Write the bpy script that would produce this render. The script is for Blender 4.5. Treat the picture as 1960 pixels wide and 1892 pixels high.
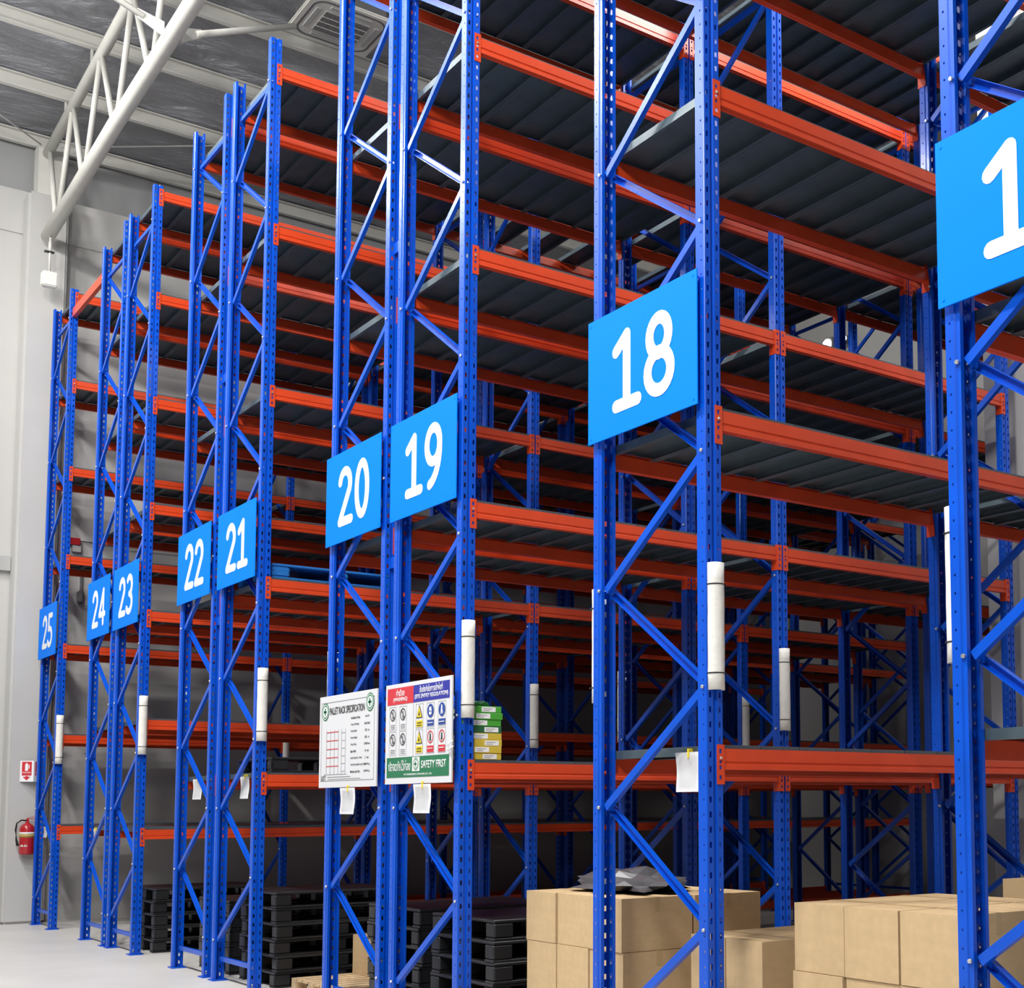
import bpy, bmesh, math, random
from mathutils import Vector, Matrix
random.seed(7)
S = bpy.context.scene
COL = S.collection
for o in list(bpy.data.objects):
    bpy.data.objects.remove(o)

# ------------------------------------------------------------------ camera
cd = bpy.data.cameras.new('camera'); cam = bpy.data.objects.new('camera', cd); COL.objects.link(cam)
CP = Vector((4.41135, -4.14322, 1.6))
R_ = Vector((0.6077192, 0.7941404, -0.0042831)); U_ = Vector((0.0695959, -0.0478845, 0.9964254)); F_ = Vector((-0.7910966, 0.6058449, 0.0843692))
cam.matrix_world = Matrix(((R_.x, U_.x, -F_.x, CP.x), (R_.y, U_.y, -F_.y, CP.y), (R_.z, U_.z, -F_.z, CP.z), (0, 0, 0, 1)))
cd.sensor_fit = 'HORIZONTAL'; cd.sensor_width = 36; cd.lens = 2568.28/1960*36
cd.shift_x = -(1315.6-980)/1960; cd.shift_y = (1323.2-946)/1960
cd.clip_start = .05; cd.clip_end = 200
S.camera = cam
# ------------------------------------------------------------------ world, exposure, lights
S.view_settings.view_transform = 'Standard'; S.view_settings.look = 'None'
S.view_settings.gamma = 1; S.view_settings.use_curve_mapping = False
S.view_settings.exposure = 0.0
w = bpy.data.worlds.new('world'); S.world = w; w.use_nodes = True
w.node_tree.nodes['Background'].inputs[0].default_value = (.86, .93, 1, 1)
w.node_tree.nodes['Background'].inputs[1].default_value = .12

def area(name, loc, size, power, aim=None, col=(1, .98, .95), sy=None):
    l = bpy.data.lights.new(name, 'AREA'); l.energy = power; l.color = col
    l.shape = 'RECTANGLE'; l.size = size; l.size_y = sy or size
    o = bpy.data.objects.new(name, l); COL.objects.link(o); o.location = loc
    d = (Vector(aim)-Vector(loc)) if aim else Vector((0, 0, -1))
    o.rotation_euler = d.to_track_quat('-Z', 'Y').to_euler()
    return o
# high-bay lamps over the open front floor and one over each far aisle
for x, pw in ((-12.6, 360), (-8.6, 440), (-4.3, 470), (0, 470)):
    area('high_bay_or_fill_light', (x, -4.3, 10.7), 1.2, pw*1.12, (x-.4, -.8, 2.0), sy=.5)
    pl_ = bpy.data.lights.new('ceiling_fill', 'POINT'); pl_.energy = 90; pl_.shadow_soft_size = .12; pl_.color = (1, .98, .95)  # added point fill, no fixture: lifts the ceiling and gives the foil glints
    po = bpy.data.objects.new('ceiling_fill', pl_); COL.objects.link(po); po.location = (x+.9, -3.0, 9.7)
area('high_bay_or_fill_light', (3.4, -6.5, 8.6), 1.6, 680, (1.0, 0, 2.6))  # added fill behind the camera, brightens the near beam faces
for x, y, pw in ((-10.1, 6.0, 55), (-6.4, 6.0, 55), (-2.6, 3.9, 300), (-14.1, 6.0, 60)):
    area('aisle_light', (x, y, 10.2), .3, pw, sy=1.6)

pl_ = bpy.data.lights.new('roof_lamp', 'POINT'); pl_.energy = 42; pl_.shadow_soft_size = .08
po = bpy.data.objects.new('roof_lamp', pl_); COL.objects.link(po); po.location = (-8.0, 3.6, 11.0)
# ------------------------------------------------------------------ materials
def mat(name, col, rough=.5, metal=0., spec=.5, noise=0., nscale=6., bump=0., bscale=30., emit=None, estr=1., coat=0., stretch=None, col2=None):
    m = bpy.data.materials.new(name); m.use_nodes = True; nt = m.node_tree; b = nt.nodes['Principled BSDF']
    b.inputs['Base Color'].default_value = (*col, 1); b.inputs['Roughness'].default_value = rough
    b.inputs['Metallic'].default_value = metal; b.inputs['Specular IOR Level'].default_value = spec
    b.inputs['Coat Weight'].default_value = coat; b.inputs['Coat Roughness'].default_value = .12
    tc = nt.nodes.new('ShaderNodeTexCoord'); mp = nt.nodes.new('ShaderNodeMapping')
    nt.links.new(tc.outputs['Object'], mp.inputs[0])
    if stretch: mp.inputs['Scale'].default_value = stretch
    if noise:
        n = nt.nodes.new('ShaderNodeTexNoise'); n.inputs['Scale'].default_value = nscale; n.inputs['Detail'].default_value = 5
        nt.links.new(mp.outputs[0], n.inputs[0])
        r = nt.nodes.new('ShaderNodeValToRGB')
        r.color_ramp.elements[0].position = .3; r.color_ramp.elements[1].position = .7
        c2 = col2 or tuple(min(1, c*(1+noise)) for c in col)
        r.color_ramp.elements[0].color = (*[c*(1-noise) for c in col], 1); r.color_ramp.elements[1].color = (*c2, 1)
        nt.links.new(n.outputs[0], r.inputs[0]); nt.links.new(r.outputs[0], b.inputs['Base Color'])
    if bump:
        n2 = nt.nodes.new('ShaderNodeTexNoise'); n2.inputs['Scale'].default_value = bscale; n2.inputs['Detail'].default_value = 6
        nt.links.new(mp.outputs[0], n2.inputs[0])
        bp = nt.nodes.new('ShaderNodeBump'); bp.inputs['Strength'].default_value = bump; bp.inputs['Distance'].default_value = .02
        nt.links.new(n2.outputs[0], bp.inputs['Height']); nt.links.new(bp.outputs[0], b.inputs['Normal'])
    if emit:
        b.inputs['Emission Color'].default_value = (*emit, 1); b.inputs['Emission Strength'].default_value = estr
    return m
BLUE = mat('blue_paint', (.001, .080, .58), .34, spec=.32, noise=.12, nscale=3, coat=.12)
ORANGE = mat('orange_paint', (.66, .060, .013), .36, spec=.4, noise=.1, nscale=4, coat=.12)
STEEL = mat('galvanised_deck', (.085, .12, .142), .42, metal=.35, noise=.15, nscale=5)
STEEL_B = mat('bolt_zinc', (.75, .75, .73), .3, metal=.8)
SIGNB = mat('sign_blue', (.0, .205, .95), .6, spec=.06, noise=.02, nscale=1)
WHITE = mat('white_print', (.86, .87, .88), .5)
BOARD = mat('white_board', (.70, .71, .745), .4)
WALL = mat('wall_paint', (.52, .515, .50), .8, noise=.05, nscale=.7, bump=.05, bscale=18)
WALLR = mat('white_wall_paint', (.80, .80, .79), .8, noise=.03, nscale=.7)
WALLD = mat('upper_wall_sheet', (.36, .365, .37), .7, noise=.05, nscale=.8)
FLOORM = mat('floor_concrete', (.60, .585, .56), .45, noise=.06, nscale=1.2, bump=.02, bscale=40)
TRUSS = mat('cream_steel_paint', (.66, .655, .61), .5, noise=.05, nscale=5)
GUARD = mat('white_guard', (.82, .81, .76), .55, noise=.03, nscale=20, bump=.25, bscale=25)
PAPER = mat('paper', (.86, .87, .89), .75, noise=.02, nscale=15, bump=.2, bscale=12)
BLACK = mat('black_plastic', (.012, .013, .015), .4)
GREY = mat('grey_plastic', (.42, .42, .41), .55)
DGREY = mat('dark_grey_metal', (.13, .13, .135), .5)
CARD = mat('cardboard', (.56, .40, .22), .85, noise=.06, nscale=7)
TAPE = mat('packing_tape', (.50, .36, .19), .35)
WOOD = mat('pallet_wood', (.50, .36, .21), .8, noise=.25, nscale=9, stretch=(1, 6, 6))
RED = mat('extinguisher_red', (.42, .012, .018), .3, coat=.4)
PRED = mat('print_red', (.62, .03, .045), .5)
PBLUE = mat('print_blue', (.025, .03, .33), .5)
PGREEN = mat('print_green', (.015, .17, .075), .5)
PYEL = mat('print_yellow', (.85, .66, .03), .5)
PBLACK = mat('print_black', (.02, .02, .022), .6)
PCOB = mat('print_cobalt', (.02, .06, .30), .5)
PGREY = mat('print_grey', (.22, .23, .24), .6)
PLBLUE = mat('pallet_blue_plastic', (.012, .16, .52), .42)
BOXG = mat('carton_green', (.06, .36, .035), .5)
BOXDG = mat('carton_dark_green', (.02, .13, .05), .5)
BOXY = mat('carton_yellow', (.62, .47, .05), .5)
GOLD = mat('label_gold', (.45, .32, .08), .45)
GLOW = mat('lamp_glow', (1, 1, 1), .5, emit=(1, .98, .92), estr=14)
FILM = mat('stretch_film', (.10, .10, .11), .25, spec=.7)

FOIL = bpy.data.materials.new('foil_insulation'); FOIL.use_nodes = True
nt = FOIL.node_tree; b = nt.nodes['Principled BSDF']
b.inputs['Base Color'].default_value = (.42, .43, .47, 1); b.inputs['Metallic'].default_value = .75; b.inputs['Roughness'].default_value = .27
tc = nt.nodes.new('ShaderNodeTexCoord')
mp = nt.nodes.new('ShaderNodeMapping'); mp.inputs['Scale'].default_value = (1.0, .35, 1); mp.inputs['Rotation'].default_value = (0, 0, .6)
nt.links.new(tc.outputs['Object'], mp.inputs[0])
n1 = nt.nodes.new('ShaderNodeTexNoise'); n1.inputs['Scale'].default_value = 2.6; n1.inputs['Detail'].default_value = 9; n1.inputs['Roughness'].default_value = .62; n1.inputs['Distortion'].default_value = .8
vo = nt.nodes.new('ShaderNodeTexVoronoi'); vo.feature = 'DISTANCE_TO_EDGE'; vo.inputs['Scale'].default_value = 2.2
ad = nt.nodes.new('ShaderNodeMixRGB'); ad.blend_type = 'ADD'; ad.inputs[0].default_value = .35
nt.links.new(mp.outputs[0], n1.inputs[0]); nt.links.new(n1.outputs[1], vo.inputs[0])
nt.links.new(n1.outputs[0], ad.inputs[1]); nt.links.new(vo.outputs[0], ad.inputs[2])
bu = nt.nodes.new('ShaderNodeBump'); bu.inputs['Strength'].default_value = 1.; bu.inputs['Distance'].default_value = .22
nt.links.new(ad.outputs[0], bu.inputs['Height']); nt.links.new(bu.outputs[0], b.inputs['Normal'])

# ------------------------------------------------------------------ helpers
def empty(name, loc, label=None, cat=None, group=None, rot=(0, 0, 0)):
    o = bpy.data.objects.new(name, None); COL.objects.link(o); o.location = loc; o.rotation_euler = rot
    o.empty_display_size = .1
    return tag(o, label, cat, group)
def tag(o, label=None, cat=None, group=None, kind=None):
    if label: o['label'] = label
    if cat: o['category'] = cat
    if group: o['group'] = group
    if kind: o['kind'] = kind
    return o
def mesh(name, bm, m):
    me = bpy.data.meshes.new(name)
    bmesh.ops.recalc_face_normals(bm, faces=bm.faces)
    bm.to_mesh(me); bm.free()
    for x in (m if isinstance(m, (list, tuple)) else [m]): me.materials.append(x)
    return me
def obj(name, me, parent=None, loc=(0, 0, 0), rot=(0, 0, 0)):
    o = bpy.data.objects.new(name, me); COL.objects.link(o); o.location = loc; o.rotation_euler = rot
    if parent is not None: o.parent = parent
    return o
def box(bm, x0, x1, y0, y1, z0, z1):
    vs = [bm.verts.new((x, y, z)) for z in (z0, z1) for x, y in ((x0, y0), (x1, y0), (x1, y1), (x0, y1))]
    for f in ((3, 2, 1, 0), (4, 5, 6, 7), (0, 1, 5, 4), (1, 2, 6, 5), (2, 3, 7, 6), (3, 0, 4, 7)):
        bm.faces.new([vs[i] for i in f])
    return vs
def bevel(bm, w, seg=1):
    bmesh.ops.bevel(bm, geom=list(bm.edges), offset=w, segments=seg, affect='EDGES', clamp_overlap=True)
def boxmesh(name, dims, m, bev=0., seg=1):
    bm = bmesh.new(); box(bm, *dims)
    if bev: bevel(bm, bev, seg)
    return mesh(name, bm, m)
def tube(bm, pts, r, seg=10, cap=True):
    pts = [Vector(p) for p in pts]; rings = []
    for i, p in enumerate(pts):
        if i == 0: d = pts[1]-p
        elif i == len(pts)-1: d = p-pts[i-1]
        else: d = (pts[i+1]-p).normalized()+(p-pts[i-1]).normalized()
        d.normalize()
        a = d.cross(Vector((0, 0, 1)))
        if a.length < 1e-3: a = d.cross(Vector((1, 0, 0)))
        a.normalize(); c = d.cross(a)
        rr = r[i] if isinstance(r, (list, tuple)) else r
        rings.append([bm.verts.new(p+rr*(math.cos(2*math.pi*k/seg)*a+math.sin(2*math.pi*k/seg)*c)) for k in range(seg)])
    for A, B in zip(rings, rings[1:]):
        for k in range(seg): f = bm.faces.new((A[k], A[(k+1) % seg], B[(k+1) % seg], B[k])); f.smooth = True
    if cap: bm.faces.new(rings[0]); bm.faces.new(rings[-1])
def extrude_poly(bm, poly, axis, a0, a1):
    """closed 2D polygon swept along an axis; axis 'x' -> poly is (y,z); 'y' -> (x,z); 'z' -> (x,y)"""
    def P(u, v, a): return {'x': (a, u, v), 'y': (u, a, v), 'z': (u, v, a)}[axis]
    A = [bm.verts.new(P(u, v, a0)) for u, v in poly]; B = [bm.verts.new(P(u, v, a1)) for u, v in poly]
    n = len(poly)
    for i in range(n): bm.faces.new((A[i], A[(i+1) % n], B[(i+1) % n], B[i]))
    bm.faces.new(A); bm.faces.new(B)
def lathe(bm, prof, seg=20):
    rings = [[bm.verts.new((r*math.cos(2*math.pi*k/seg), r*math.sin(2*math.pi*k/seg), z)) for k in range(seg)] for r, z in prof]
    for A, B in zip(rings, rings[1:]):
        for k in range(seg): f = bm.faces.new((A[k], A[(k+1) % seg], B[(k+1) % seg], B[k])); f.smooth = True
    bm.faces.new(rings[0]); bm.faces.new(rings[-1])
def arc(cx, cy, rx, ry, a0, a1, n=14):
    return [(cx+rx*math.cos(math.radians(a0+(a1-a0)*k/n)), cy+ry*math.sin(math.radians(a0+(a1-a0)*k/n))) for k in range(n+1)]
# digit strokes in a cell 0..0.56 wide, 0..1 high (centre lines)
DIG = {'0': [arc(.28, .5, .185, .415, 0, 360, 28)],
       '1': [[(.10, .74), (.29, .89)], [(.30, .90), (.30, .08)], [(.10, .08), (.50, .08)]],
       '2': [arc(.27, .69, .185, .225, 165, -25, 14)+[(.10, .10)], [(.09, .08), (.50, .08)]],
       '3': [arc(.25, .705, .185, .21, 140, -80, 12), arc(.24, .29, .215, .215, 85, -145, 14)],
       '4': [[(.40, .07), (.40, .90)], [(.385, .88), (.08, .30)], [(.08, .29), (.53, .29)]],
       '5': [[(.46, .92), (.14, .92), (.12, .54)]+arc(.24, .31, .23, .24, 100, -145, 14)],
       '7': [[(.07, .92), (.49, .92), (.20, .07)]],
       '8': [arc(.28, .705, .165, .205, 0, 360, 24), arc(.28, .295, .20, .22, 0, 360, 24)],
       '9': [arc(.27, .665, .185, .25, 0, 360, 26), arc(.10, .60, .355, .53, 5, -78, 10)]}
def digits(s, m, cx, cz, h, wd, r):
    """white stroke numerals in the XZ plane facing -Y: each stroke one mitred ribbon with rounded ends"""
    bm = bmesh.new(); cw = wd/len(s); si = 0
    for i, ch in enumerate(s):
        x0 = cx-wd/2+i*cw
        for st in DIG[ch]:
            P = [Vector((x0+u/.56*cw*.93+cw*.02, cz-h/2+v*h)) for u, v in st]
            closed = (P[0]-P[-1]).length < 1e-5
            if closed: P = P[:-1]
            n = len(P); L_, R2 = [], []
            for k in range(n):
                a = P[(k-1) % n] if closed or k > 0 else None; c = P[(k+1) % n] if closed or k < n-1 else None
                d1 = (P[k]-a).normalized() if a is not None else None; d2 = (c-P[k]).normalized() if c is not None else None
                if d1 is None: d1 = d2
                if d2 is None: d2 = d1
                n1 = Vector((-d1.y, d1.x)); n2 = Vector((-d2.y, d2.x)); mi = (n1+n2).normalized(); l = r/max(.42, mi.dot(n1))
                L_.append(P[k]+mi*l); R2.append(P[k]-mi*l)
            yo = -.0002*(si % 5); si += 1; fs = []
            def V(p): return bm.verts.new((p.x, yo, p.y))
            lv = [V(p) for p in L_]; rv = [V(p) for p in R2]
            for k in range(n if closed else n-1):
                j = (k+1) % n; fs.append(bm.faces.new((lv[k], lv[j], rv[j], rv[k])))
            if not closed:
                for k, kk, lo, ro in ((0, 1, lv[0], rv[0]), (n-1, n-2, rv[-1], lv[-1])):
                    d = (P[k]-P[kk]).normalized(); a0 = math.atan2(*(reversed((Vector((lo.co.x, lo.co.z))-P[k]))))
                    cap = [V(P[k]+Vector((math.cos(a0+math.pi*q/6), math.sin(a0+math.pi*q/6)))*r*1.0) for q in range(1, 6)]
                    fs.append(bm.faces.new([lo]+cap+[ro]))
            r_ = bmesh.ops.extrude_face_region(bm, geom=fs)
            bmesh.ops.translate(bm, vec=(0, -.0014, 0), verts=[g for g in r_['geom'] if isinstance(g, bmesh.types.BMVert)])
    return mesh('number', bm, m)
def textmesh(s, m, w=None, h=None, bold=0., ext=.001, align='CENTER', x=0, z=0):
    """flat lettering in the XZ plane facing -Y, fitted to width w / height h, centred on x,z"""
    c = bpy.data.curves.new('text', 'FONT'); c.body = s; c.align_x = align; c.size = 1; c.offset = bold; c.extrude = 0; c.resolution_u = 4
    o = bpy.data.objects.new('text', c); COL.objects.link(o)
    bpy.context.view_layer.update()
    me = bpy.data.meshes.new_from_object(o); bpy.data.objects.remove(o); bpy.data.curves.remove(c)
    vs = [v.co.copy() for v in me.vertices]
    x0, x1 = min(v.x for v in vs), max(v.x for v in vs); y0, y1 = min(v.y for v in vs), max(v.y for v in vs)
    sx = w/(x1-x0) if w else None; sy = h/(y1-y0) if h else None
    sx = sx or sy; sy = sy or sx
    bm = bmesh.new(); bm.from_mesh(me); bpy.data.meshes.remove(me)
    for v in bm.verts:
        v.co = Vector((x+(v.co.x-(x0+x1)/2)*sx, 0, z+(v.co.y-(y0+y1)/2)*sy))
    if ext:
        r = bmesh.ops.extrude_face_region(bm, geom=list(bm.faces))
        bmesh.ops.translate(bm, vec=(0, -ext, 0), verts=[g for g in r['geom'] if isinstance(g, bmesh.types.BMVert)])
    return mesh('text', bm, m)

WN = {17: 'seventeen', 18: 'eighteen', 19: 'nineteen', 20: 'twenty', 21: 'twenty-one', 22: 'twenty-two', 23: 'twenty-three', 24: 'twenty-four', 25: 'twenty-five'}
# ------------------------------------------------------------------ the room
def struct(name, bm, m, parent=None):
    o = obj(name, mesh(name, bm, m), parent)
    if parent is None: o['kind'] = 'structure'
    return o
bm = bmesh.new(); box(bm, -17, 9, -13, 14, -.15, 0); struct('floor', bm, FLOORM)
YE = 13.2
def roofz(x): return 11.45+.08*(x+16.35)
bm = bmesh.new()
extrude_poly(bm, [(-16.9, roofz(-16.9)), (9, roofz(9)), (9, roofz(9)+.12), (-16.9, roofz(-16.9)+.12)], 'y', -13, 14)
struct('ceiling', bm, FOIL)
bm = bmesh.new()
box(bm, -16.7, -16.35, -13, 14, 0, 9.84)
box(bm, -16.7, -16.37, -13, 14, 9.84, 9.88)
box(bm, -16.7, -16.35, -13, 14, 9.88, 10.52)
struct('wall_left', bm, WALL)
bm = bmesh.new(); box(bm, -16.7, -16.52, -13, 14, 10.52, 11.5); struct('wall_left_upper', bm, WALLD)
bm = bmesh.new(); box(bm, -16.35, -4.08, YE, YE+.3, 0, 12.35); struct('wall_back', bm, WALL)
bm = bmesh.new(); box(bm, -3.98, 9, 6.3, 6.6, 0, 13.2); box(bm, -3.98, -3.7, 6.6, YE+.3, 0, 12.35); struct('wall_right', bm, WALLR)
pil = []
for y in (-.06,):
    bm = bmesh.new(); box(bm, -16.36, -16.0, y-.27, y+.27, 0, 10.42); bevel(bm, .035, 2)
    struct('trim_1', bm, WALL)
bm = bmesh.new(); box(bm, -4.08, -3.69, 6.05, 6.32, 0, 12.4); bevel(bm, .01); struct('trim_2', bm, WALL)
bm = bmesh.new()
extrude_poly(bm, [(-16.36, -.21), (-16.08, -.21), (-16.08, -.195), (-16.215, -.195), (-16.215, .095), (-16.08, .095), (-16.08, .11), (-16.36, .11), (-16.36, .095), (-16.225, .095), (-16.225, -.195), (-16.36, -.195)], 'z', 10.40, 11.18)
extrude_poly(bm, [(-16.08, -.21), (-16.065, -.21), (-16.065, .11), (-16.08, .11)], 'z', 10.40, 11.18)
o = struct('steel_column', bm, TRUSS)

# roof purlins (C sections along the building)
bm = bmesh.new()
c = [(0, 0), (.075, 0), (.075, -.02), (.07, -.02), (.07, -.005), (.005, -.005), (.005, -.195), (.07, -.195), (.07, -.18), (.075, -.18), (.075, -.2), (0, -.2)]
extrude_poly(bm, c, 'y', -13, 13.15)
for v in bm.verts: v.co.z -= .006-.0*v.co.x
pm = mesh('purlin', bm, TRUSS)
PX = [-16.42, -15.0, -13.6, -12.2, -10.8, -9.4, -8.0, -6.6, -5.2]
for i, x in enumerate(PX):
    o = obj('purlin', pm, None, (x, 0, roofz(x)))
    tag(o, 'cream steel roof purlin under the foil ceiling, %s from the left wall' % ['', 'second', 'third', 'fourth', 'fifth', 'sixth', 'seventh', 'eighth', 'ninth'][i] if i else 'cream steel eave purlin along the top of the left wall', 'roof beam', 'roof purlins')

# roof truss across the hall
t = empty('roof_truss', (-16, -.1, 9.8), 'cream tubular roof truss coming down to the column at upper left', 'roof truss')
def tp(x, z): return (x+16, 0, z-9.8)
bm = bmesh.new(); tube(bm, [tp(-15.85, 9.72), tp(-12.3, 9.9), tp(-9, 9.97), tp(-3.9, 10.1)], .092, 16); obj('bottom_chord', mesh('bottom_chord', bm, TRUSS), t)
bm = bmesh.new(); tube(bm, [tp(-16.05, 11.03), tp(-11.6, 11.22), tp(-3.9, 11.75)], .07, 14); obj('top_chord', mesh('top_chord', bm, TRUSS), t)
tops = [(-15.92, 11.04), (-14.55, 11.09), (-13.1, 11.15), (-11.66, 11.21), (-10.2, 11.31), (-8.7, 11.41), (-7.2, 11.52), (-5.7, 11.62)]
bots = [(-15.28, 9.78), (-13.82, 9.83), (-12.29, 9.9), (-10.8, 9.93), (-9.4, 9.96), (-7.95, 9.99), (-6.5, 10.04)]
for i, bpt in enumerate(bots):
    for q in (0, 1):
        bm = bmesh.new(); sh = -.07 if q == 0 else .07
        tube(bm, [tp(bpt[0]+sh, bpt[1]), tp(tops[i+q][0]-sh*.4, tops[i+q][1])], .036, 10); obj('web_member', mesh('web_member', bm, TRUSS), t)
for x in PX[1:9]:
    ztop = 11.03+(x+16.05)*.0427 if x < -11.6 else 11.22+(x+11.6)*.0688
    obj('purlin_cleat', boxmesh('purlin_cleat', (-.004, .004, -.016, .016, ztop+.03, roofz(x)-.1), TRUSS), t, (x+16-.006, 0, -9.8))
# fly braces from the bottom chord up to the purlins, with gusset plates
for sy in (1, -1):
    bm = bmesh.new(); p0 = Vector((6.0, sy*.09, .17)); p1 = Vector((5.27, sy*1.62, 1.19))
    tube(bm, [p0.lerp(p1, .12), p1], .035, 10); obj('fly_brace', mesh('fly_brace', bm, TRUSS), t)
    bm = bmesh.new(); d = (p1-p0).normalized(); q0 = p0; q1 = p0+d*.32; up = Vector((0, 0, 1))
    vs = [q0+up*-.08, q0+up*.09, q1+up*.05, q1-up*.05]
    a = [bm.verts.new(v+Vector((.006, 0, 0))) for v in vs]; b_ = [bm.verts.new(v-Vector((.006, 0, 0))) for v in vs]
    bm.faces.new(a); bm.faces.new(b_[::-1])
    for i in range(4): bm.faces.new((a[i], a[(i+1) % 4], b_[(i+1) % 4], b_[i]))
    obj('gusset_plate', mesh('gusset_plate', bm, TRUSS), t)
def wind(p0, p1, lab):
    bm = bmesh.new(); c = Vector(p0); tube(bm, [(0, 0, 0), Vector(p1)-c], .011, 6)
    o = obj('wind_brace_rod', mesh('wind_brace_rod', bm, TRUSS), None, p0); tag(o, lab, 'rod')
wind((-16.0, -.2, 11.12), (-15.1, -1.75, 11.4), 'thin tie rod running left from the truss end under the foil ceiling')
wind((-15.95, .05, 11.14), (-14.6, 2.6, 11.4), 'thin tie rod running right from the truss end under the foil ceiling')

# ceiling cassette air conditioner
ac = empty('air_conditioner', (-10.62, 2.06, 11.12), 'cream ceiling cassette air conditioner with slatted grille hanging under the foil roof', 'air conditioner', rot=(0, 0, 0))
obj('casing', boxmesh('casing', (-.40, .40, -.42, .42, .04, .55), DGREY, .01), ac)
bm = bmesh.new(); box(bm, -.47, .47, -.53, .53, 0, .045); bevel(bm, .015, 2); obj('face_panel', mesh('face_panel', bm, TRUSS), ac)
bm = bmesh.new()
def ringpts(hx, hy, r, n=6):
    P = []
    for cx, cy, a0 in ((hx-r, hy-r, 0), (-hx+r, hy-r, 90), (-hx+r, -hy+r, 180), (hx-r, -hy+r, 270)):
        for k in range(n+1): a = math.radians(a0+90*k/n); P.append((cx+r*math.cos(a), cy+r*math.sin(a)))
    return P
A, B = ringpts(.41, .46, .16), ringpts(.385, .435, .14)
va = [bm.verts.new((x, y, -.004)) for x, y in A]; vb = [bm.verts.new((x, y, -.004)) for x, y in B]
vc = [bm.verts.new((x, y, .006)) for x, y in A]; vd = [bm.verts.new((x, y, .006)) for x, y in B]
for i in range(len(A)):
    j = (i+1) % len(A)
    bm.faces.new((va[i], va[j], vb[j], vb[i])); bm.faces.new((va[i], va[j], vc[j], vc[i])); bm.faces.new((vb[i], vb[j], vd[j], vd[i]))
obj('seam_ring', mesh('seam_ring', bm, DGREY), ac)
gr = obj('intake_grille', boxmesh('intake_grille', (-.23, .23, -.28, .28, -.012, .01), GREY, .003), ac)
for k in range(26):
    y = -.27+k*.0216; obj('slat', boxmesh('slat', (-.22, .22, -.003, .003, -.02, -.010), DGREY) if k == 0 else bpy.data.meshes['slat'], gr, (0, y, 0))
for k in range(1, 4): obj('grille_rib', boxmesh('grille_rib', (-.23+k*.115-.004, -.23+k*.115+.004, -.28, .28, -.024, -.012), TRUSS), gr)
for dx, dy, w_, h_ in ((.32, 0, .03, .26), (-.32, 0, .03, .26), (0, .37, .24, .03), (0, -.37, .24, .03)):
    obj('louver', boxmesh('louver', (dx-w_, dx+w_, dy-h_, dy+h_, -.012, .004), GREY, .008), ac)

# ------------------------------------------------------------------ rack components (shared meshes)
W = .105; DP = .078; TOP = 8.65; PITCH = .075; TH = .0028
def strip(bm, o, du, dn, width, z0, z1, holes, hw, hh, thick=TH):
    """perforated strip: origin o(x,y), in-plane dir du, thickness dir dn, hole column centres (list of u)"""
    def P(u, z, t): return (o[0]+du[0]*u+dn[0]*t, o[1]+du[1]*u+dn[1]*t, z)
    def quad(u0, u1, za, zb, t, flip=False):
        v = [bm.verts.new(P(u0, za, t)), bm.verts.new(P(u1, za, t)), bm.verts.new(P(u1, zb, t)), bm.verts.new(P(u0, zb, t))]
        bm.faces.new(v)
    if not holes:
        for t in (0, thick): quad(0, width, z0, z1, t)
        return
    c = holes[0]; z = z0; n = int((z1-z0)/PITCH)
    for t in (0, thick):
        quad(0, c-hw/2, z0, z1, t); quad(c+hw/2, width, z0, z1, t)
    prev = z0
    for i in range(n):
        za = z0+PITCH*(i+.5)-hh/2; zb = za+hh
        for t in (0, thick): quad(c-hw/2, c+hw/2, prev, za, t)
        for (ua, ub, y0, y1) in ((c-hw/2, c-hw/2, za, zb), (c+hw/2, c+hw/2, za, zb), (c-hw/2, c+hw/2, za, za), (c-hw/2, c+hw/2, zb, zb)):
            v = [bm.verts.new(P(ua, y0, 0)), bm.verts.new(P(ub, y1, 0)), bm.verts.new(P(ub, y1, thick)), bm.verts.new(P(ua, y0, thick))]
            bm.faces.new(v)
        prev = zb
    for t in (0, thick): quad(c-hw/2, c+hw/2, prev, z1, t)
def post_mesh():
    """upright whose perforated web lies in x=0 (facing +X), open towards -X, y 0..W"""
    bm = bmesh.new(); z0, z1 = .012, TOP
    strip(bm, (0, .004), (0, 1), (-1, 0), .037, z0, z1, [.018], .014, .030)
    strip(bm, (0, .064), (0, 1), (-1, 0), .037, z0, z1, [.019], .014, .030)
    g = [(0, .041), (-.011, .046), (-.011, .059), (0, .064)]
    for (a, b2) in zip(g, g[1:]):
        l = math.dist(a, b2); d = ((b2[0]-a[0])/l, (b2[1]-a[1])/l); n = (-d[1], d[0])
        strip(bm, a, d, n if n[0] < 0 else (-n[0], -n[1]), l, z0, z1, [], 0, 0)
    for s in (0, 1):
        Y = lambda y: y if s == 0 else W-y
        ny = 1 if s == 0 else -1
        strip(bm, (0, Y(.004)), (-.7071, -.7071*ny), (-.7071, .7071*ny), .0057, z0, z1, [], 0, 0)
        strip(bm, (-.004, Y(0)), (-1, 0), (0, ny), .046, z0, z1, [.023], .008, .010)
        l = math.hypot(.006, .005)
        strip(bm, (-.050, Y(0)), (-.006/l, ny*.005/l), (0, ny), l, z0, z1, [], 0, 0)
        strip(bm, (-.056, Y(.005)), (-1, 0), (0, ny), DP-.056, z0, z1, [], 0, 0)
        strip(bm, (-DP, Y(.005)), (0, ny), (1, 0), .020, z0, z1, [], 0, 0)
    return mesh('upright_post', bm, BLUE)
POST = post_mesh()
bm = bmesh.new(); box(bm, -.11, .02, -.02, W+.02, 0, .012); FOOT = mesh('foot_plate', bm, BLUE)
DW = 1.03
NL, NR = .095, DW-.05            # brace node positions across the frame
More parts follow.
